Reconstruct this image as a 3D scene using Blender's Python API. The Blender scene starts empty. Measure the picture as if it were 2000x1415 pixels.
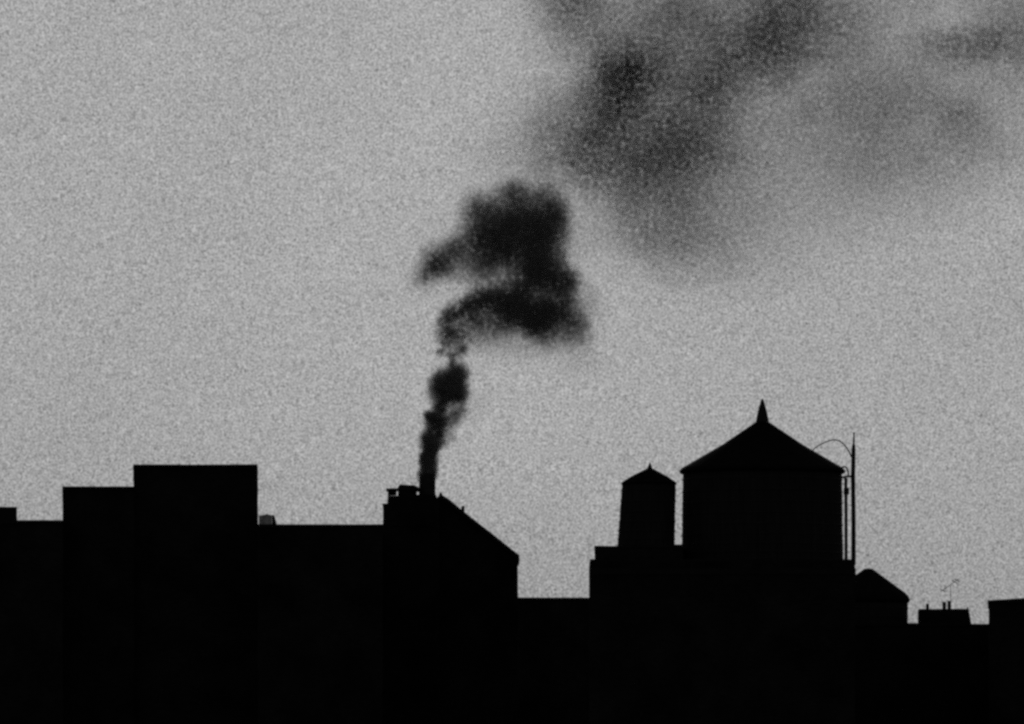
import bpy, bmesh, math, random
from mathutils import Vector, noise as mnoise

random.seed(7)
S = bpy.context.scene
C = S.collection
R = math.radians

# ------------------------------------------------------------------ camera
LENS, SENSOR = 200.0, 36.0
F = LENS / SENSOR * 2000.0            # focal length in photo pixels
HORIZON, CAM_Z = 1440.0, 16.0
cd = bpy.data.cameras.new("camera")
cam = bpy.data.objects.new("camera", cd)
C.objects.link(cam)
cam.location = (0, 0, CAM_Z)
cam.rotation_euler = (R(90), 0, 0)
cd.lens = LENS
cd.sensor_width = SENSOR
cd.shift_y = (HORIZON - 707.5) / 2000.0
cd.clip_start = 0.5
cd.clip_end = 12000
S.camera = cam


def at(px, py, Y):
    """point at distance Y that stands where the photo shows pixel (px, py)"""
    return Vector(((px - 1000.0) / F * Y, Y, CAM_Z + (HORIZON - py) / F * Y))


# ------------------------------------------------------------------ render look
S.view_settings.view_transform = 'Standard'
S.view_settings.look = 'None'
S.view_settings.gamma = 1
S.view_settings.exposure = 0.0
S.view_settings.use_curve_mapping = False
S.cycles.use_denoising = False
S.cycles.pixel_filter_type = 'BLACKMAN_HARRIS'
S.cycles.filter_width = 2.8
S.cycles.volume_bounces = 1
S.cycles.max_bounces = 6
S.cycles.volume_max_steps = 1024
S.cycles.use_adaptive_sampling = False

# ------------------------------------------------------------------ sky and sun
SUN_EL, SUN_AZ = R(14), R(-0.5)         # low sun behind the overcast, beyond the roofs


def N(nt, t, **kw):
    n = nt.nodes.new(t)
    for k, v in kw.items():
        if k == 'op':
            n.operation = v
        else:
            setattr(n, k, v)
    return n


def setin(nt, node, idx, v):
    if isinstance(v, bpy.types.NodeSocket):
        nt.links.new(v, node.inputs[idx])
    else:
        node.inputs[idx].default_value = v


def M(nt, op, a, b=0.0, c=None, clamp=False):
    n = N(nt, 'ShaderNodeMath', op=op)
    n.use_clamp = clamp
    setin(nt, n, 0, a)
    setin(nt, n, 1, b)
    if c is not None:
        setin(nt, n, 2, c)
    return n.outputs[0]


def VM(nt, op, a, b=None, c=None):
    n = N(nt, 'ShaderNodeVectorMath', op=op)
    setin(nt, n, 0, a)
    if b is not None:
        setin(nt, n, 1, b)
    if c is not None:
        setin(nt, n, 2, c)
    return n.outputs['Value'] if op in ('DOT_PRODUCT', 'LENGTH') else n.outputs[0]


def NOISE(nt, vec, scale, detail=2.0, rough=0.5, dist=0.0):
    n = N(nt, 'ShaderNodeTexNoise')
    setin(nt, n, 'Vector', vec)
    n.inputs['Scale'].default_value = scale
    n.inputs['Detail'].default_value = detail
    n.inputs['Roughness'].default_value = rough
    n.inputs['Distortion'].default_value = dist
    return n


def MR(nt, v, a, b, c, d, smooth=False):
    n = N(nt, 'ShaderNodeMapRange')
    if smooth:
        n.interpolation_type = 'SMOOTHSTEP'
    for i, x in enumerate((v, a, b, c, d)):
        setin(nt, n, i, x)
    return n.outputs[0]


W = bpy.data.worlds.new("World")
S.world = W
W.use_nodes = True
nt = W.node_tree
nt.nodes.clear()
out = N(nt, 'ShaderNodeOutputWorld')
bg = N(nt, 'ShaderNodeBackground')
nt.links.new(bg.outputs[0], out.inputs[0])
sky = N(nt, 'ShaderNodeTexSky', sky_type='NISHITA')
sky.sun_disc = False
sky.sun_elevation = SUN_EL
sky.sun_rotation = SUN_AZ
sky.air_density = 1.0
sky.dust_density = 4.0
bw = N(nt, 'ShaderNodeRGBToBW')
nt.links.new(sky.outputs[0], bw.inputs[0])
tc = N(nt, 'ShaderNodeTexCoord')
d = tc.outputs['Generated']
# an even overcast, bright round the hidden sun and dark on the far side of the sky
sun_dir = Vector((math.sin(SUN_AZ) * math.cos(SUN_EL), math.cos(SUN_AZ) * math.cos(SUN_EL), math.sin(SUN_EL)))
toward = VM(nt, 'DOT_PRODUCT', d, tuple(sun_dir))
front = MR(nt, toward, 0.60, 0.985, 0.18, 1.0, True)
broad = NOISE(nt, d, 11.0, 4.0, 0.6).outputs['Fac']
broad = MR(nt, broad, 0.3, 0.7, 0.90, 1.10)
sz = N(nt, 'ShaderNodeSeparateXYZ')
nt.links.new(d, sz.inputs[0])
broad = M(nt, 'MULTIPLY', broad, MR(nt, sz.outputs[2], 0.03, 0.26, 1.05, 0.80, True))   # overcast pales toward the horizon
# fine speckle put into the sky brightness to imitate film grain
g1 = NOISE(nt, d, 3900.0, 1.0, 0.5).outputs['Fac']
g2 = NOISE(nt, d, 2300.0, 0.0, 0.5).outputs['Fac']
gr = M(nt, 'ADD', M(nt, 'MULTIPLY', g1, 0.62), M(nt, 'MULTIPLY', g2, 0.38))
gr = M(nt, 'MAXIMUM', M(nt, 'MULTIPLY_ADD', M(nt, 'SUBTRACT', gr, 0.5), 2.3, 1.0), 0.1)
over = M(nt, 'MULTIPLY', M(nt, 'MULTIPLY', front, broad), 2.55)
# Nishita glow shows faintly through the overcast
mixd = M(nt, 'MULTIPLY_ADD', bw.outputs[0], 0.02, over)
mixd = M(nt, 'MULTIPLY', mixd, gr)
nt.links.new(mixd, bg.inputs['Color'])
bg.inputs['Strength'].default_value = 0.10

sl = bpy.data.lights.new("sun", 'SUN')
sun = bpy.data.objects.new("sun", sl)
C.objects.link(sun)
sl.energy = 0.5
sl.angle = R(12)
sl.color = (1, 1, 1)
sun.rotation_euler = (-sun_dir).to_track_quat('-Z', 'Y').to_euler()


# ------------------------------------------------------------------ materials
def mat(name):
    m = bpy.data.materials.new(name)
    m.use_nodes = True
    nt = m.node_tree
    b = nt.nodes['Principled BSDF']
    return m, nt, b


def grey(nt, fac, a, b):
    """two greys mixed by fac"""
    v = MR(nt, fac, 0.3, 0.7, a, b)
    c = N(nt, 'ShaderNodeCombineColor')
    for i in range(3):
        nt.links.new(v, c.inputs[i])
    return c.outputs[0]


def bump(nt, b, h, dist, strength=0.6):
    n = N(nt, 'ShaderNodeBump')
    n.inputs['Strength'].default_value = strength
    n.inputs['Distance'].default_value = dist
    nt.links.new(h, n.inputs['Height'])
    nt.links.new(n.outputs[0], b.inputs['Normal'])


def brick_mat(name, a, b_, m_):
    m, nt, b = mat(name)
    tc = N(nt, 'ShaderNodeTexCoord')
    sx = N(nt, 'ShaderNodeSeparateXYZ')
    nt.links.new(tc.outputs['Object'], sx.inputs[0])
    cv = N(nt, 'ShaderNodeCombineXYZ')
    nt.links.new(M(nt, 'ADD', sx.outputs[0], sx.outputs[1]), cv.inputs[0])
    nt.links.new(sx.outputs[2], cv.inputs[1])
    br = N(nt, 'ShaderNodeTexBrick')
    nt.links.new(cv.outputs[0], br.inputs['Vector'])
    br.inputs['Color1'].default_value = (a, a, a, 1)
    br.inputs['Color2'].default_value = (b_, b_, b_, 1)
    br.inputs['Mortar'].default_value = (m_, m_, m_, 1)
    br.inputs['Scale'].default_value = 1.0
    br.inputs['Mortar Size'].default_value = 0.008
    br.inputs['Brick Width'].default_value = 0.21
    br.inputs['Row Height'].default_value = 0.075
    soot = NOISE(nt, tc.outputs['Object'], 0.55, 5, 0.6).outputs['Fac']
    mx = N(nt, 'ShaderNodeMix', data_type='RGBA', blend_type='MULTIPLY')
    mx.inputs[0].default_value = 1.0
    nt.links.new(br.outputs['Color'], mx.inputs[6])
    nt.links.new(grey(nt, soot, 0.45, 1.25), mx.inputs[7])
    nt.links.new(mx.outputs[2], b.inputs['Base Color'])
    b.inputs['Roughness'].default_value = 0.95
    b.inputs['Specular IOR Level'].default_value = 0.0
    bump(nt, b, br.outputs['Fac'], -0.006)
    return m


def noise_mat(name, a, b_, scale, rough=0.85, metal=0.0, spec=0.3, stretch=(1, 1, 1)):
    m, nt, b = mat(name)
    tc = N(nt, 'ShaderNodeTexCoord')
    v = VM(nt, 'MULTIPLY', tc.outputs['Object'], stretch)
    n = NOISE(nt, v, scale, 5, 0.6).outputs['Fac']
    nt.links.new(grey(nt, n, a, b_), b.inputs['Base Color'])
    b.inputs['Roughness'].default_value = rough
    b.inputs['Metallic'].default_value = metal
    b.inputs['Specular IOR Level'].default_value = spec
    bump(nt, b, n, 0.01, 0.4)
    return m


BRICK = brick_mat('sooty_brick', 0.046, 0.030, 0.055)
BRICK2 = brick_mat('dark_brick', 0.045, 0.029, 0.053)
STONE = noise_mat('sooty_coping', 0.03, 0.045, 1.8, 0.95, 0.0, 0.1)
TAR = noise_mat('roofing_tar', 0.035, 0.055, 2.0)
WOOD = noise_mat('weathered_cedar', 0.03, 0.065, 1.2, 0.95, 0.0, 0.1, stretch=(9, 9, 0.5))
CAP = noise_mat('tarred_cone_roof', 0.011, 0.022, 2.2, 1.0, 0.0, 0.03)
STEEL = noise_mat('rusted_steel', 0.035, 0.07, 3.0, 0.7, 0.0)
SLATE = noise_mat('roof_slate', 0.035, 0.055, 3.0, 1.0, 0.0, 0.05)
ASPH = noise_mat('asphalt', 0.04, 0.06, 0.6)

gm = bpy.data.materials.new('dirty_wired_glass')
gm.use_nodes = True
nt = gm.node_tree
nt.nodes.clear()
o_ = N(nt, 'ShaderNodeOutputMaterial')
tr = N(nt, 'ShaderNodeBsdfTransparent')
tr.inputs[0].default_value = (0.28, 0.28, 0.28, 1)
gl = N(nt, 'ShaderNodeBsdfPrincipled')
gl.inputs['Base Color'].default_value = (0.12, 0.12, 0.12, 1)
gl.inputs['Roughness'].default_value = 0.3
ms = N(nt, 'ShaderNodeMixShader')
tcg = N(nt, 'ShaderNodeTexCoord')
dirt = NOISE(nt, tcg.outputs['Object'], 6.0, 4, 0.6).outputs['Fac']
nt.links.new(MR(nt, dirt, 0.35, 0.65, 0.05, 0.3), ms.inputs[0])
nt.links.new(tr.outputs[0], ms.inputs[1])
nt.links.new(gl.outputs[0], ms.inputs[2])
nt.links.new(ms.outputs[0], o_.inputs[0])
GLASS = gm


# ------------------------------------------------------------------ mesh helpers
def link(name, bm, m, parent=None, smooth=False):
    me = bpy.data.meshes.new(name)
    bmesh.ops.recalc_face_normals(bm, faces=bm.faces[:])
    bm.to_mesh(me)
    bm.free()
    me.materials.append(m)
    if smooth:
        for p in me.polygons:
            p.use_smooth = True
    o = bpy.data.objects.new(name, me)
    C.objects.link(o)
    if parent is not None:
        o.parent = parent
        # meshes are built in world space; a parent at P gets the offset back
        o.matrix_parent_inverse = parent_world(parent).inverted()
    return o


def parent_world(p):
    from mathutils import Matrix
    m = Matrix.Translation(p.location) @ p.rotation_euler.to_matrix().to_4x4()
    if p.parent:
        m = parent_world(p.parent) @ p.matrix_parent_inverse @ m
    return m


def thing(name, label, cat, loc, group=None):
    o = bpy.data.objects.new(name, None)
    C.objects.link(o)
    o.location = loc
    o.empty_display_size = 0.5
    o['label'] = label
    o['category'] = cat
    if group:
        o['group'] = group
    return o


def prism(bm, front, depth, Y, inset=0.0, bot=None):
    """front: list of (px, py) at distance Y, run back by depth; the party walls run with the block, which fans out slightly"""
    a = [bm.verts.new(at(px, py, Y)) for px, py in front]
    cx = sum(p[0] for p in front) / len(front)
    k = (Y + depth) / Y
    b = []
    for v in a:
        b.append(bm.verts.new((v.co.x * k, Y + depth, v.co.z)))
    bm.faces.new(a)
    bm.faces.new(b[::-1])
    n = len(a)
    for i in range(n):
        bm.faces.new((a[i], b[i], b[(i + 1) % n], a[(i + 1) % n]))


def block(bm, px0, px1, ytop, Y, depth, zbot=0.0, ybot=None):
    """a box with its front face between px0 and px1 at distance Y, down to zbot"""
    yb = ybot if ybot is not None else HORIZON - (zbot - CAM_Z) * F / Y
    prism(bm, [(px0, yb), (px1, yb), (px1, ytop), (px0, ytop)], depth, Y)


def rough_edges(bm, amp=0.012, cut=0.9, seed=0):
    amp *= 1.35
    """subdivide long edges and shake them a little, so old masonry is not ruler-straight"""
    for _ in range(6):
        es = [e for e in bm.edges if e.calc_length() > cut * 1.6]
        if not es or len(bm.edges) > 9000:
            break
        bmesh.ops.subdivide_edges(bm, edges=es, cuts=1, use_grid_fill=True)
    off = Vector((seed * 17.3, seed * 5.1, 0))
    for v in bm.verts:
        if v.co.z > 0.5:
            n = mnoise.noise_vector(v.co * 0.9 + off) + 0.6 * mnoise.noise_vector(v.co * 3.1 + off) + 0.5 * mnoise.noise_vector(v.co * 9.0 + off)
            v.co += n * amp


def wall_obj(name, m, parent, spec, amp=0.012, seed=0):
    bm = bmesh.new()
    for s in spec:
        block(bm, *s[:5], **(s[5] if len(s) > 5 else {}))
    rough_edges(bm, amp, seed=seed)
    return link(name, bm, m, parent)


def lathe(bm, prof, cx, cy, seg=48, jag=0.0, a0=0.0):
    """prof: list of (radius, z); closes top and bottom"""
    rings = []
    for r, z in prof:
        if r < 1e-5:
            rings.append([bm.verts.new((cx, cy, z))])
        else:
            ring = []
            for i in range(seg):
                a = 2 * math.pi * i / seg + a0
                rr = r + (random.uniform(-jag, jag) if jag else 0)
                ring.append(bm.verts.new((cx + rr * math.cos(a), cy + rr * math.sin(a), z)))
            rings.append(ring)
    for A, B in zip(rings, rings[1:]):
        if len(A) == 1 and len(B) == 1:
            continue
        for i in range(seg):
            j = (i + 1) % seg
            if len(A) == 1:
                bm.faces.new((A[0], B[j], B[i]))
            elif len(B) == 1:
                bm.faces.new((A[i], A[j], B[0]))
            else:
                bm.faces.new((A[i], A[j], B[j], B[i]))
    if len(rings[0]) > 1:
        bm.faces.new(rings[0][::-1])
    if len(rings[-1]) > 1:
        bm.faces.new(rings[-1])


def tube(bm, pts, r, seg=10):
    """round bar through points; r a number or a list"""
    pts = [Vector(p) for p in pts]
    rs = r if isinstance(r, (list, tuple)) else [r] * len(pts)
    prev = None
    rings = []
    for i, p in enumerate(pts):
        t = (pts[min(i + 1, len(pts) - 1)] - pts[max(i - 1, 0)]).normalized()
        ref = Vector((0, 1, 0)) if abs(t.y) < 0.9 else Vector((1, 0, 0))
        u = t.cross(ref).normalized()
        w = t.cross(u).normalized()
        rings.append([bm.verts.new(p + (u * math.cos(2 * math.pi * k / seg) + w * math.sin(2 * math.pi * k / seg)) * rs[i]) for k in range(seg)])
    for A, B in zip(rings, rings[1:]):
        for k in range(seg):
            j = (k + 1) % seg
            bm.faces.new((A[k], A[j], B[j], B[k]))
    bm.faces.new(rings[0][::-1])
    bm.faces.new(rings[-1])


def px_m(n, Y):
    return n * Y / F


# ------------------------------------------------------------------ ground
bm = bmesh.new()
gs, nn = 5000.0, 40
vs = [[bm.verts.new((-gs + 2 * gs * i / nn, -gs + 2 * gs * j / nn, 0)) for j in range(nn + 1)] for i in range(nn + 1)]
for i in range(nn):
    for j in range(nn):
        bm.faces.new((vs[i][j], vs[i + 1][j], vs[i + 1][j + 1], vs[i][j + 1]))
g = link('ground', bm, ASPH)
g['kind'] = 'structure'

BG = 'dark brick buildings along the skyline'


def base(px, Y):
    p = at(px, 0, Y)
    return (p.x, Y, 0)


# ------------------------------------------------------------------ buildings, left to right
# far left, low roof with a stair bulkhead cut by the frame
Y = 236
b = thing('brick_building', 'low black building at the far left edge with a small square bulkhead', 'building', base(-60, Y), BG)
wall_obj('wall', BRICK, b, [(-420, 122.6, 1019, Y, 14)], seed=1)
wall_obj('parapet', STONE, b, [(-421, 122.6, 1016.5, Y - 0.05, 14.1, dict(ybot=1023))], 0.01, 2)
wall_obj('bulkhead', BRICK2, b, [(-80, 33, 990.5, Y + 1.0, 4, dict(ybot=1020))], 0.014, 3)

# stepped block
Y = 238
b = thing('stepped_building', 'tall block in two steps, whose upper flat roof is the highest on the left', 'building', base(310, Y), BG)
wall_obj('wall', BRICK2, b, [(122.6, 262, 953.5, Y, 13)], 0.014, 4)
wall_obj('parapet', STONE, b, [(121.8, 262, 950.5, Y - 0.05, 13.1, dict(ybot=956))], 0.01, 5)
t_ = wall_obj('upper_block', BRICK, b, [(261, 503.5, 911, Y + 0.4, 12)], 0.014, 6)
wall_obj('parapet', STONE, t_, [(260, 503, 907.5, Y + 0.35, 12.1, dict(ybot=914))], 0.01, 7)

# flat roof between the stepped block and the chimney
Y = 234
b = thing('flat_roofed_building', 'long flat black roof between the tall stepped block and the smoking chimney', 'building', base(620, Y), BG)
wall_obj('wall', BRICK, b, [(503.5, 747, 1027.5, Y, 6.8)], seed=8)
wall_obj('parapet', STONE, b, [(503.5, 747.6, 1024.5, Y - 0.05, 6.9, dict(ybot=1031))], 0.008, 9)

# lean-to skylight
b = thing('skylight', 'little grey see-through glazed skylight on the flat roof, against the tall stepped block', 'skylight', at(520, 1028, Y + 1))
bm = bmesh.new()
prism(bm, [(505.5, 1027), (531, 1027), (531, 1007), (522, 1004.5), (505.5, 1008)], 0.55, Y + 0.8)
link('glass', bm, GLASS, b)
bm = bmesh.new()
prism(bm, [(531.2, 1028), (541.5, 1028), (536, 1007), (531.2, 1006)], 0.7, Y + 0.72)
link('end_frame', bm, STEEL, b)

# gabled house with the smoking chimney
Y = 243
b = thing('gabled_house', 'gabled house whose straight roof slope runs down right of the smoking chimney', 'house', base(862, Y), BG)
bm = bmesh.new()
zb = HORIZON + CAM_Z * F / Y
prism(bm, [(713, zb), (1011, zb), (1011.5, 1130), (1011, 1088), (861, 972), (713, 1088)], 10, Y)
rough_edges(bm, 0.014, 0.9, 10)
link('wall', bm, BRICK2, b)
bm = bmesh.new()
# roof: two slabs, slightly proud of the gable wall
prism(bm, [(861, 965.5), (878, 976.5), (897, 992), (921, 1012), (960, 1042), (1000, 1074), (1014.5, 1085), (1014, 1090), (1010.5, 1091.5), (861, 973)], 10.3, Y - 0.12)
prism(bm, [(861, 965.5), (861, 973), (711.5, 1091.5), (708, 1086)], 10.3, Y - 0.12)
rough_edges(bm, 0.01, 0.8, 11)
rf = link('roof', bm, SLATE, b)
bm = bmesh.new()
p = at(861, 968, Y + 0.1)
lathe(bm, [(px_m(5.5, Y), p.z - 0.15), (px_m(3.5, Y), p.z + 0.03), (0.0, p.z + 0.16)], p.x, p.y, 10)
link('ridge_finial', bm, STEEL, rf)
bm = bmesh.new()
p = at(903.5, 1004, Y + 0.3)
q = at(904.5, 988.5, Y + 0.3)
tube(bm, [p - Vector((0, 0, 0.25)), p, q - Vector((0, 0, .04)), q], [px_m(3.3, Y)] * 3 + [px_m(2.2, Y)], 10)
link('vent_pipe', bm, STEEL, rf)
# chimney: shoulder, stack, pots and flue
YC = 241.0
bm = bmesh.new()
block(bm, 748.2, 857, 984, YC, 1.99, ybot=1028)
block(bm, 738, 857, 1028, YC, 1.99)
block(bm, 757.5, 851.0, 967.5, YC + 0.1, 1.7, ybot=986)
block(bm, 851.0, 856.5, 976.5, YC + 0.1, 1.7, ybot=986)
rough_edges(bm, 0.045, 0.35, 12)
ch = link('chimney', bm, BRICK, b)
bm = bmesh.new()
block(bm, 757.5, 774.5, 958.5, YC + 0.3, 0.5, ybot=968)
block(bm, 754.5, 782, 953.8, YC + 0.2, 0.7, ybot=959.5)
rough_edges(bm, 0.02, 0.25, 13)
link('chimney_pot', bm, STONE, ch)
bm = bmesh.new()
block(bm, 777.8, 813.2, 951, YC + 0.35, 0.9, ybot=968)
prism(bm, [(776, 955), (819, 960), (818, 953), (809, 947.5), (781, 946.5)], 0.95, YC + 0.3)
rough_edges(bm, 0.02, 0.3, 14)
link('chimney_pot', bm, STONE, ch)
bm = bmesh.new()
pb, pt = at(834, 990, YC + 0.9), at(834.8, 926, YC + 0.9)
tube(bm, [pb, pb.lerp(pt, .33), pb.lerp(pt, .66), pt - Vector((0, 0, .1)), pt], [px_m(16.4, Y), px_m(16.3, Y), px_m(15.9, Y), px_m(15.4, Y), px_m(14.8, Y)], 24)
fl = link('flue', bm, STEEL, ch, True)
FLUE = at(834.5, 926, YC + 0.9)

# low roof in the gap
Y = 262
b = thing('low_building', 'low flat black roof in the gap between the gabled house and the water tank building', 'building', base(1080, Y), BG)
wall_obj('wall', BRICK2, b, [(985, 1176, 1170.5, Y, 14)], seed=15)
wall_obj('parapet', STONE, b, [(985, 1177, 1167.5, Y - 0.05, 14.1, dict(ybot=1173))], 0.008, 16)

# building that carries the water tanks
Y = 222
b = thing('tank_building', 'broad black building carrying the two cone-roofed water tanks', 'building', base(1410, Y), BG)
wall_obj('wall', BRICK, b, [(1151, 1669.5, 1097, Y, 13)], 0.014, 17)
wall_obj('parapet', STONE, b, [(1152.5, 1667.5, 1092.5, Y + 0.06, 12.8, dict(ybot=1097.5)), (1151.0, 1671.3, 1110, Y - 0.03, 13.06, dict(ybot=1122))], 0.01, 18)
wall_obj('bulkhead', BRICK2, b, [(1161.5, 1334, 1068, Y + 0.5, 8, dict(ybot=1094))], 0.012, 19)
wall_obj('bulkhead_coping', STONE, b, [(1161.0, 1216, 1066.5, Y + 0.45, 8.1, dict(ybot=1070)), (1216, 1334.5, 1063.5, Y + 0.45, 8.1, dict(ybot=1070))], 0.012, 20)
ROOF_BIG = at(0, 1100, Y).z
ROOF_SMALL = at(0, 1072, Y).z


# water tanks -------------------------------------------------------------
def tank(label, cxp, Yc, half_top, half_bot, y_eave, y_bot, roof_prof, hoops, fin=None, lean=0, seg=40):
    """roof_prof: (half width px, y px) up to the tip"""
    c = at(cxp, 0, Yc)
    t = thing('water_tank', label, 'water tank', (c.x, Yc, at(0, y_bot, Yc).z), 'wooden rooftop water tanks')
    z0, z1 = at(0, y_bot, Yc).z, at(0, y_eave, Yc).z
    bm = bmesh.new()
    nst = seg * 2
    prof = []
    for k in range(9):
        f = k / 8
        prof.append((px_m(half_bot + (half_top - half_bot) * f, Yc), z0 + (z1 - z0) * f))
    lathe(bm, prof, c.x, Yc, nst, 0.009)
    link('stave_wall', bm, WOOD, t)
    hs = []
    for k in range(hoops):
        f = (k + 0.5) / hoops
        f = f ** 1.25
        z = z0 + (z1 - z0) * f
        rr = px_m(half_bot + (half_top - half_bot) * f, Yc)
        bm = bmesh.new()
        n = 64
        A = [[], [], [], []]
        for i in range(n):
            a = 2 * math.pi * i / n
            for q, (dr, dz) in enumerate(((0.0, -.018), (0.024, -.018), (0.024, .018), (0.0, .018))):
                A[q].append(bm.verts.new((c.x + (rr + dr) * math.cos(a), Yc + (rr + dr) * math.sin(a), z + dz)))
        for q in range(4):
            for i in range(n):
                bm.faces.new((A[q][i], A[q][(i + 1) % n], A[(q + 1) % 4][(i + 1) % n], A[(q + 1) % 4][i]))
        link('hoop', bm, STEEL, t)
    bm = bmesh.new()
    zz = [(px_m(r, Yc), at(0, y, Yc).z) for r, y in roof_prof]
    lathe(bm, zz, c.x, Yc, seg, 0.012)
    r = link('cone_roof', bm, CAP, t)
    if fin:
        bm = bmesh.new()
        lathe(bm, [(px_m(h, Yc), at(0, y, Yc).z) for h, y in fin], c.x, Yc, 14)
        link('finial', bm, STEEL, r)
    if lean:
        for o in [t] + list(t.children_recursive):
            if o.type == 'MESH':
                for v in o.data.vertices:
                    v.co.x += px_m(lean, Yc) * (v.co.z - z0) / (z1 - z0)
    return t


YB = 227.5
big = tank('large water tank with a broad cone roof and tall spike, the biggest of the tanks', 1489, YB, 155.5, 157.5, 926, 1100,
           [(155.0, 927), (161.5, 924.5), (162.5, 920.5), (157.5, 915.0), (78, 868.5), (13, 825.0), (0.0, 816.0)], 9,
           [(13.5, 829), (12.2, 820), (9.2, 805), (7.2, 797), (4.6, 789), (3.2, 783), (0, 778.5)])
YS = 226.0
small = tank('small narrow water tank with a low cone roof, left of the big tank', 1261.5, YS, 52.6, 56.0, 947, 1072,
             [(52.0, 948.5), (54.2, 946.5), (54.0, 943.0), (37, 931.5), (9, 917.0), (0, 913.0)], 7,
             [(7.0, 919.0), (4.4, 913.5), (2.6, 908.5), (0, 902.5)], seg=28, lean=6)
for tk, hp, yb, Yk in ((big, 150, 1100, YB), (small, 54, 1072, YS)):
    c = tk.location
    bm = bmesh.new()
    for dy in (-0.6, -0.2, 0.2, 0.6):
        w = px_m(hp, Yk)
        hw = w * math.sqrt(max(0.05, 1 - dy * dy)) * 0.97
        x0, x1, yy = c.x - hw, c.x + hw, c.y + dy * w
        v = [bm.verts.new((x, y, z)) for z in (c.z - 0.16, c.z - 0.004) for x, y in ((x0, yy - .09), (x1, yy - .09), (x1, yy + .09), (x0, yy + .09))]
        for f in ((0, 1, 2, 3), (4, 5, 6, 7), (0, 1, 5, 4), (1, 2, 6, 5), (2, 3, 7, 6), (3, 0, 4, 7)):
            bm.faces.new([v[i] for i in f])
    link('support_beams', bm, STEEL, tk)

# pipes beside the big tank ------------------------------------------------
YP = 226.0
m_ = thing('pipe_mast', 'tall thin mast with a curved arm arching back over the big tank roof', 'mast', at(1667, 1100, YP))
bm = bmesh.new()
tube(bm, [at(1667, 1104, YP), at(1667, 1020, YP), at(1666, 930, YP), at(1667, 880, YP), at(1667.3, 869, YP)],
     [px_m(4.6, YP), px_m(4.3, YP), px_m(4.3, YP), px_m(4.1, YP), px_m(3.0, YP)], 12)
tube(bm, [at(1667.3, 870, YP), at(1667.8, 855, YP), at(1667.8, 846, YP)], [px_m(2.1, YP), px_m(1.7, YP), px_m(1.5, YP)], 8)
link('pole', bm, STEEL, m_)
bm = bmesh.new()
tube(bm, [at(1667.8, 848.5, YP), at(1667.8, 846.5, YP), at(1667.8, 844.8, YP)], [px_m(1.3, YP), px_m(2.2, YP), px_m(1.2, YP)], 8)
link('tip_knob', bm, STEEL, m_)
arc = [(1662.5, 893), (1659, 884), (1654, 875), (1647, 867), (1639, 861.5), (1630, 859.3), (1620, 861), (1610, 865), (1600, 870), (1591, 876), (1586, 882)]
bm = bmesh.new()
tube(bm, [at(x, y, YP + 0.5 * i / 10) for i, (x, y) in enumerate(arc)], [px_m(1.35 - 0.04 * i, YP) for i in range(len(arc))], 8)
link('curved_arm', bm, STEEL, m_)
bm = bmesh.new()
tube(bm, [at(1644, 933, YP), at(1655, 931, YP), at(1667, 931, YP)], px_m(2.0, YP), 8)
link('crossbar', bm, STEEL, m_)

m_ = thing('overflow_pipe', 'thin upright pipe with a small box, between the big tank and the mast', 'pipe', at(1652, 1100, YP))
YO = YP + 0.02
bm = bmesh.new()
tube(bm, [at(1652.5, 1104, YO), at(1652.5, 1010, YO), at(1652, 934, YO)], px_m(3.3, YO), 10)
link('riser', bm, STEEL, m_)
bm = bmesh.new()
tube(bm, [at(1657.5, 932, YO), at(1656.5, 922, YO), at(1653.5, 914, YO), at(1649, 911.5, YO), at(1643.5, 914, YO)], px_m(1.6, YO), 8)
link('bent_tip', bm, STEEL, m_)
bm = bmesh.new()
v = at(1653, 960, YO)
bmesh.ops.create_cube(bm, size=1.0)
for q in bm.verts:
    q.co = Vector((q.co.x * px_m(10.5, YO), q.co.y * 0.2, q.co.z * px_m(14, YO))) + v
bmesh.ops.bevel(bm, geom=bm.edges[:], offset=0.02, segments=2, affect='EDGES')
link('valve_box', bm, STEEL, m_)

# right-hand low building with a vented bulkhead ----------------------------
Y = 240
b = thing('right_low_building', 'lowest flat roof at the right with a small block and short pipes on it', 'building', base(1810, Y), BG)
b.name = 'flat_roofed_building'
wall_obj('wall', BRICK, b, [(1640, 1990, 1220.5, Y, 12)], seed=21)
wall_obj('parapet', STONE, b, [(1640, 1850, 1217.0, Y - 0.05, 12.1, dict(ybot=1223)), (1850, 1990, 1219.0, Y - 0.05, 12.1, dict(ybot=1223))], 0.01, 22)
bm = bmesh.new()
prism(bm, [(1792.5, 1222), (1897.5, 1222), (1895, 1207), (1892, 1189.5), (1796, 1189.5), (1793, 1192)], 3.0, Y + 0.6)
rough_edges(bm, 0.012, 0.5, 23)
bh = link('bulkhead', bm, BRICK2, b)
for x, yt, r in ((1811.5, 1179.5, 3.1), (1844.2, 1176.0, 3.6), (1853.5, 1174.0, 2.9)):
    bm = bmesh.new()
    tube(bm, [at(x, 1192, Y + 1), at(x, yt + 1, Y + 1), at(x, yt, Y + 1)], [px_m(r, Y), px_m(r, Y), px_m(r * 0.85, Y)], 10)
    link('vent_pipe', bm, STEEL, bh)
bm = bmesh.new()
tube(bm, [at(1889.5, 1192, Y + .8), at(1889.8, 1185.5, Y + .8)], [px_m(1.8, Y), px_m(0.7, Y)], 8)
link('corner_spike', bm, STEEL, bh)

YT = 243.5
tank('squat tank with a bluntly rounded roof, right of and below the big tank', 1696, YT, 77, 77, 1178, 1226,
     [(76.5, 1179), (79.5, 1176.5), (81.5, 1172), (78, 1165), (73, 1159), (58, 1148.0), (22, 1121.5), (8, 1111.5), (0, 1110.5)], 3)

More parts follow.
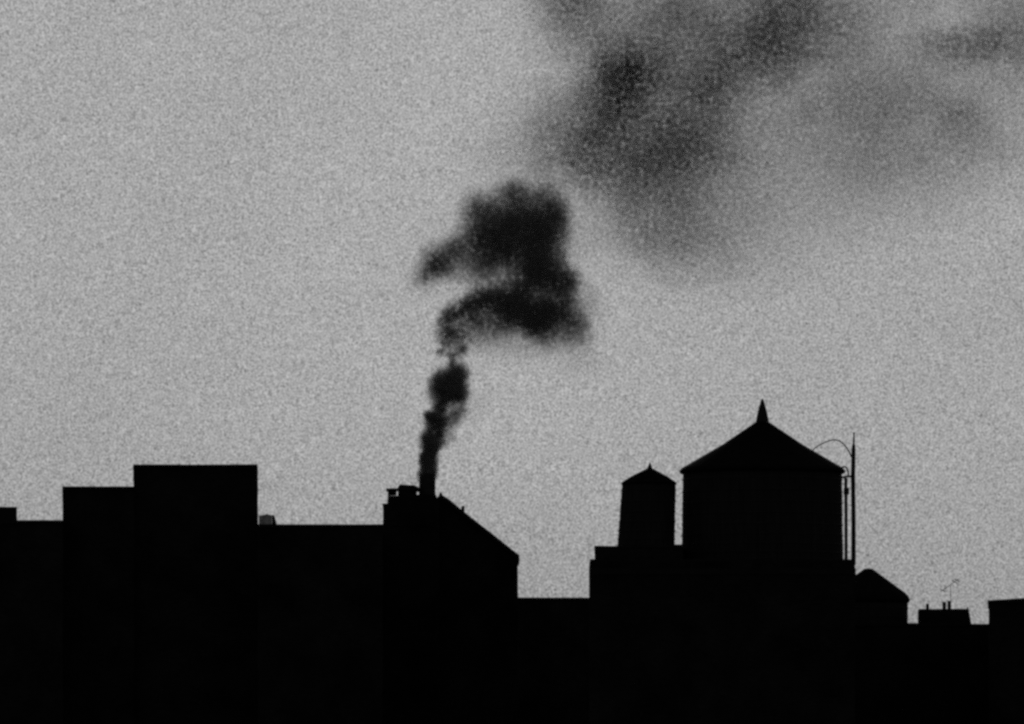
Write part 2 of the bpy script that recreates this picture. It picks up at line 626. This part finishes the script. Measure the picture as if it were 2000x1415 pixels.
m_ = thing('roof_aerial', 'faint thin aerial with a slanted boom above the short pipes of the low right block', 'aerial', at(1853.5, 1180, 241.5))
bm = bmesh.new()
tube(bm, [at(1857, 1192, 241.5), at(1856.5, 1144, 241.5)], px_m(0.55, Y), 6)
link('mast', bm, STEEL, m_)
bm = bmesh.new()
tube(bm, [at(1837, 1156, 241.5), at(1873, 1131, 241.5)], px_m(0.65, Y), 6)
link('boom', bm, STEEL, m_)
for x, y, r in ((1841, 1153.5, 5), (1864, 1137, 5), (1869, 1133.5, 4.5)):
    bm = bmesh.new()
    tube(bm, [at(x - r, y - r * .55, 241.3), at(x + r, y + r * .55, 241.7)], px_m(0.7, Y), 6)
    link('element', bm, STEEL, m_)

# far right building
Y = 226
b = thing('brick_building', 'flat black building cut by the right edge of the frame', 'building', base(2080, Y), BG)
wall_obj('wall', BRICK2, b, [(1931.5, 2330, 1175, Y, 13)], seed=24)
bm = bmesh.new()
prism(bm, [(1929, 1173), (1931, 1177.5), (2331, 1174.5), (2331, 1162.5), (2000, 1168.2)], 13.1, Y - 0.06)
rough_edges(bm, 0.008, 0.9, 25)
link('parapet', bm, STONE, b)

# ------------------------------------------------------------------ smoke
U = px_m(1.0, 241.9)                 # metres per photo pixel at the flue


def smoke(name, label, blobs, hull_k, lo, hi, gain, warp, wscale, nscale, step, albedo, voxel, ndet=4.0, firm=0.0, widen=1.0, flat=1.0, fine=0.0):
    """blobs: (px, py, rx, ry, optical depth, depth offset)"""
    blobs = [(x, y, rx * widen, ry * widen, t, dy) for x, y, rx, ry, t, dy in blobs]
    # hull: one closed skin round all the puffs
    bm = bmesh.new()
    for (x, y, rx, ry, tau, dy) in blobs:
        p = Vector(((x - 834.5) * U, dy * U, (926 - y) * U)) 
        m = bmesh.ops.create_icosphere(bm, subdivisions=2, radius=1.0)
        rd = (rx + ry) / 2 * flat
        for v in m['verts']:
            v.co = Vector((v.co.x * (rx * hull_k + warp * .35) * U, v.co.y * (rd * hull_k + warp * .35) * U, v.co.z * (ry * hull_k + warp * .35) * U)) + p
    me = bpy.data.meshes.new(name)
    bm.to_mesh(me)
    bm.free()
    tmp = bpy.data.objects.new(name + '_tmp', me)
    C.objects.link(tmp)
    md = tmp.modifiers.new('r', 'REMESH')
    md.mode = 'VOXEL'
    md.voxel_size = voxel
    dg = bpy.context.evaluated_depsgraph_get()
    dg.update()
    me2 = bpy.data.meshes.new_from_object(tmp.evaluated_get(dg))
    me2.name = name
    bpy.data.objects.remove(tmp)
    o = bpy.data.objects.new(name, me2)
    C.objects.link(o)
    o.location = FLUE
    o['label'] = label
    o['category'] = 'smoke'
    o['kind'] = 'stuff'
    m = bpy.data.materials.new(name)
    m.use_nodes = True
    nt = m.node_tree
    nt.nodes.clear()
    out = N(nt, 'ShaderNodeOutputMaterial')
    vol = N(nt, 'ShaderNodeVolumePrincipled')
    nt.links.new(vol.outputs[0], out.inputs['Volume'])
    vol.inputs['Color'].default_value = (albedo, albedo, albedo, 1)
    vol.inputs['Anisotropy'].default_value = 0.1
    tc = N(nt, 'ShaderNodeTexCoord')
    P = VM(nt, 'SCALE', tc.outputs['Object'])
    P.node.inputs['Scale'].default_value = 1.0 / U      # now in photo pixels from the flue mouth
    wn = NOISE(nt, P, 1.0 / wscale, 2.0, 0.55)
    wv = VM(nt, 'SUBTRACT', wn.outputs['Color'], (0.5, 0.5, 0.5))
    ws = VM(nt, 'SCALE', wv)
    ws.node.inputs['Scale'].default_value = warp * 2
    PW = VM(nt, 'ADD', P, ws)
    acc = None
    for (x, y, rx, ry, tau, dy) in blobs:
        rd = (rx + ry) / 2 * flat
        v = VM(nt, 'MULTIPLY_ADD', PW, (1 / rx, 1 / rd, 1 / ry),
               (-(x - 834.5) / rx, -dy / rd, -(926 - y) / ry))
        gt = N(nt, 'ShaderNodeTexGradient', gradient_type='QUADRATIC_SPHERE')
        nt.links.new(v, gt.inputs[0])
        a = tau / (0.6667 * rd * U)
        acc = M(nt, 'MULTIPLY_ADD', gt.outputs['Fac'], a, acc if acc is not None else 0.0)
    nz = NOISE(nt, PW, 1.0 / nscale, ndet, 0.6).outputs['Fac']
    nz = M(nt, 'MULTIPLY_ADD', acc, firm, nz)           # a thick core holds together, thin edges fray
    dens = M(nt, 'MULTIPLY', acc, MR(nt, nz, lo, hi, 0.0, 1.0))
    dens = M(nt, 'MULTIPLY', dens, gain)
    if fine:                            # small torn curls inside the smoke
        fz = NOISE(nt, P, 1.0 / 9.0, 1.0, 0.6).outputs['Fac']
        dens = M(nt, 'MULTIPLY', dens, MR(nt, fz, 0.35, 0.65, 1 - fine, 1 + fine))
    nt.links.new(dens, vol.inputs['Density'])
    me2.materials.clear()
    me2.materials.append(m)
    m.cycles.volume_step_rate = step
    m.cycles.volume_sampling = 'MULTIPLE_IMPORTANCE'
    return o


col = []
for i in range(10):                   # the jet straight out of the flue
    f = i / 9
    y = 930 - 58 * f
    col.append((834.5 + 6.5 * f ** 1.5, y, 23.5, 18, 8.0, 0))
dense = col + [
    (843, 862, 30, 26, 8, 0), (835, 857, 18, 14, 5, -4), (860, 850, 20, 26, 5, 6), (868, 870, 14, 14, 1.0, 0),
    (846, 838, 26, 20, 6, 0), (850, 820, 28, 26, 9, 0), (842, 815, 18, 16, 5, -4), (868, 828, 26, 28, 5.0, 5), (888, 812, 26, 30, 3.4, 5), (880, 850, 16, 20, 1.4, 4),
    (860, 798, 22, 20, 7, 0),
    (862, 770, 34, 38, 9, 0), (880, 752, 42, 48, 11, 0), (893, 732, 32, 34, 9, 3), (896, 770, 28, 34, 5, 6), (856, 748, 26, 30, 6, -6), (905, 800, 20, 22, 1.6, 4),
    (882, 706, 16, 18, 2.5, 0),
    (860, 690, 19, 14, 3.4, 0), (882, 695, 20, 13, 2.8, 0), (903, 686, 20, 22, 3.0, 0), (870, 672, 26, 20, 1.2, 0),
    (885, 652, 50, 38, 3.2, 0), (935, 655, 80, 40, 1.6, 0), (872, 648, 28, 36, 2.4, 0), (885, 680, 44, 22, 1.3, 0),
    (872, 622, 18, 20, 3.0, -5), (886, 612, 30, 26, 4.5, 0), (912, 598, 40, 32, 5.5, 0), (948, 584, 50, 40, 6.0, 4), (930, 620, 50, 34, 1.8, 4),
    (990, 588, 60, 52, 7.5, 0), (1030, 606, 62, 56, 8, 0), (1052, 632, 50, 46, 7, 5), (1082, 598, 56, 52, 5.5, 0),
    (1110, 556, 38, 44, 3.6, 0), (1128, 628, 34, 42, 1.8, 8), (1080, 655, 80, 46, 1.6, 0), (1140, 660, 50, 50, .6, 0),
    (1010, 428, 84, 76, 7.0, 0), (1064, 452, 66, 76, 7.5, 0), (1050, 515, 72, 66, 7.5, 0), (995, 485, 80, 64, 5.0, 0),
    (1085, 412, 42, 46, 4.0, 4), (1002, 375, 50, 36, 2.8, 0), (1060, 378, 50, 34, 2.0, 0), (958, 445, 62, 60, 4.2, 0),
    (1085, 545, 58, 54, 5.0, 0), (1030, 552, 66, 46, 4.5, 0),
    (858, 512, 54, 48, 3.2, -5), (832, 540, 36, 30, 1.2, 0), (945, 538, 70, 36, 1.3, 0), (893, 486, 46, 42, 2.4, 0), (925, 462, 50, 46, 2.0, 0), (838, 528, 42, 38, 1.3, 0),
    (935, 505, 60, 46, 1.7, 0), (935, 405, 50, 46, 1.8, 0), (820, 555, 46, 40, .5, 0),
    (950, 520, 80, 50, 1.4, 0), (1150, 590, 40, 60, .7, 0), (985, 640, 60, 40, 1.2, 0), (940, 400, 60, 50, 1.0, 0), (958, 485, 60, 50, 2.4, 0), (985, 622, 66, 40, 2.4, 0), (1105, 615, 50, 56, 3.0, 0), (925, 628, 60, 34, 1.8, 0), (1120, 650, 50, 44, 1.4, 0), (925, 430, 50, 44, 1.2, 0), (870, 515, 60, 54, 1.2, 0), (1025, 470, 170, 160, 1.0, 0), (890, 505, 110, 80, .7, 0), (1020, 610, 160, 105, .8, 0), (940, 470, 80, 60, 1.0, 0), (1010, 680, 130, 50, .45, 0), (930, 790, 50, 80, .18, 0), (1130, 710, 80, 40, .3, 0),
]
low = [q for q in dense if q[1] >= 663 and q[0] < 925]
high = [q for q in dense if q not in low]
smoke('smoke_plume', 'narrow knotted column of black smoke rising straight from the flue', low,
      1.0, 0.16, 0.60, 1.0, 11, 34, 24, 0.18, 0.75, 0.20, 4.0, 0.009, 1.12, 0.8, 0.45)
smoke('smoke_billow', 'big torn black billow of smoke hanging above the narrow column', high,
      1.0, 0.08, 0.60, 1.0, 11, 34, 24, 0.15, 0.75, 0.20, 4.0, 0.007, 1.12, 0.8, 0.8)

drift = [
    (1290, 150, 150, 120, 1.1, 0), (1260, 230, 140, 130, 1.0, 0), (1380, 90, 200, 120, .7, 0), (1075, 300, 90, 80, .5, 0), (1800, 300, 220, 140, .2, 0), (1700, 230, 200, 120, .15, 0), (1620, 180, 200, 140, .4, 0), (1860, 200, 200, 140, .2, 0),
    (1222, 148, 90, 80, 2.8, 0), (1215, 125, 70, 50, .9, 0), (1180, 205, 110, 100, 1.3, 0), (1168, 275, 90, 100, 1.5, 0),
    (1300, 290, 130, 110, 1.6, 0), (1345, 262, 80, 80, 1.0, 0), (1250, 325, 120, 90, 1.1, 0), (1380, 175, 100, 80, 1.5, 0),
    (1455, 118, 90, 70, 1.6, 0), (1510, 90, 100, 70, 1.5, 0), (1570, 50, 130, 90, 1.4, 0), (1530, 5, 110, 70, 1.2, 0),
    (1420, 260, 120, 110, .7, 0), (1310, 400, 150, 110, 1.0, 0), (1330, 470, 130, 90, .7, 0), (1110, 15, 90, 90, 1.3, 0),
    (1140, 70, 90, 70, .6, 0), (1250, 50, 150, 110, .9, 0), (1400, 50, 150, 110, .9, 0), (1660, 50, 170, 110, .6, 0),
    (1690, 160, 190, 130, .5, 0), (1860, 95, 110, 50, 1.0, 0), (1900, 85, 80, 45, .8, 0), (1960, 100, 110, 90, .7, 0),
    (2010, 40, 120, 80, 1.0, 0), (1790, 175, 170, 100, .5, 0), (1868, 220, 70, 50, .6, 0), (1750, 320, 200, 140, .65, 0),
    (1560, 300, 230, 170, .55, 0), (1560, 190, 150, 100, .3, 0), (1930, 270, 140, 100, .55, 0), (1500, 430, 220, 130, .4, 0), (1080, 240, 120, 130, .65, 0),
    (1110, 330, 100, 80, .5, 0), (1230, 400, 110, 80, .5, 0), (1400, 500, 150, 90, .4, 0), (1880, -20, 200, 110, .5, 0),
    (1700, -40, 200, 90, .6, 0), (1350, -50, 250, 90, .8, 0), (1100, -60, 120, 90, .9, 0), (1300, 20, 200, 80, .6, 0), (1180, 330, 100, 90, .6, 0), (1410, 330, 120, 110, .5, 0), (1250, 460, 120, 80, .4, 0), (2080, 120, 150, 130, .7, 0), (960, 310, 90, 80, .25, 0),
]
smoke('drifting_smoke', 'thin grey smoke drifting across the upper right of the sky', drift,
      0.92, -0.45, 1.0, 1.12, 22, 80, 50, 0.3, 0.40, 0.6, 4.0, 0.0, 1.55, 0.4, 0.95)
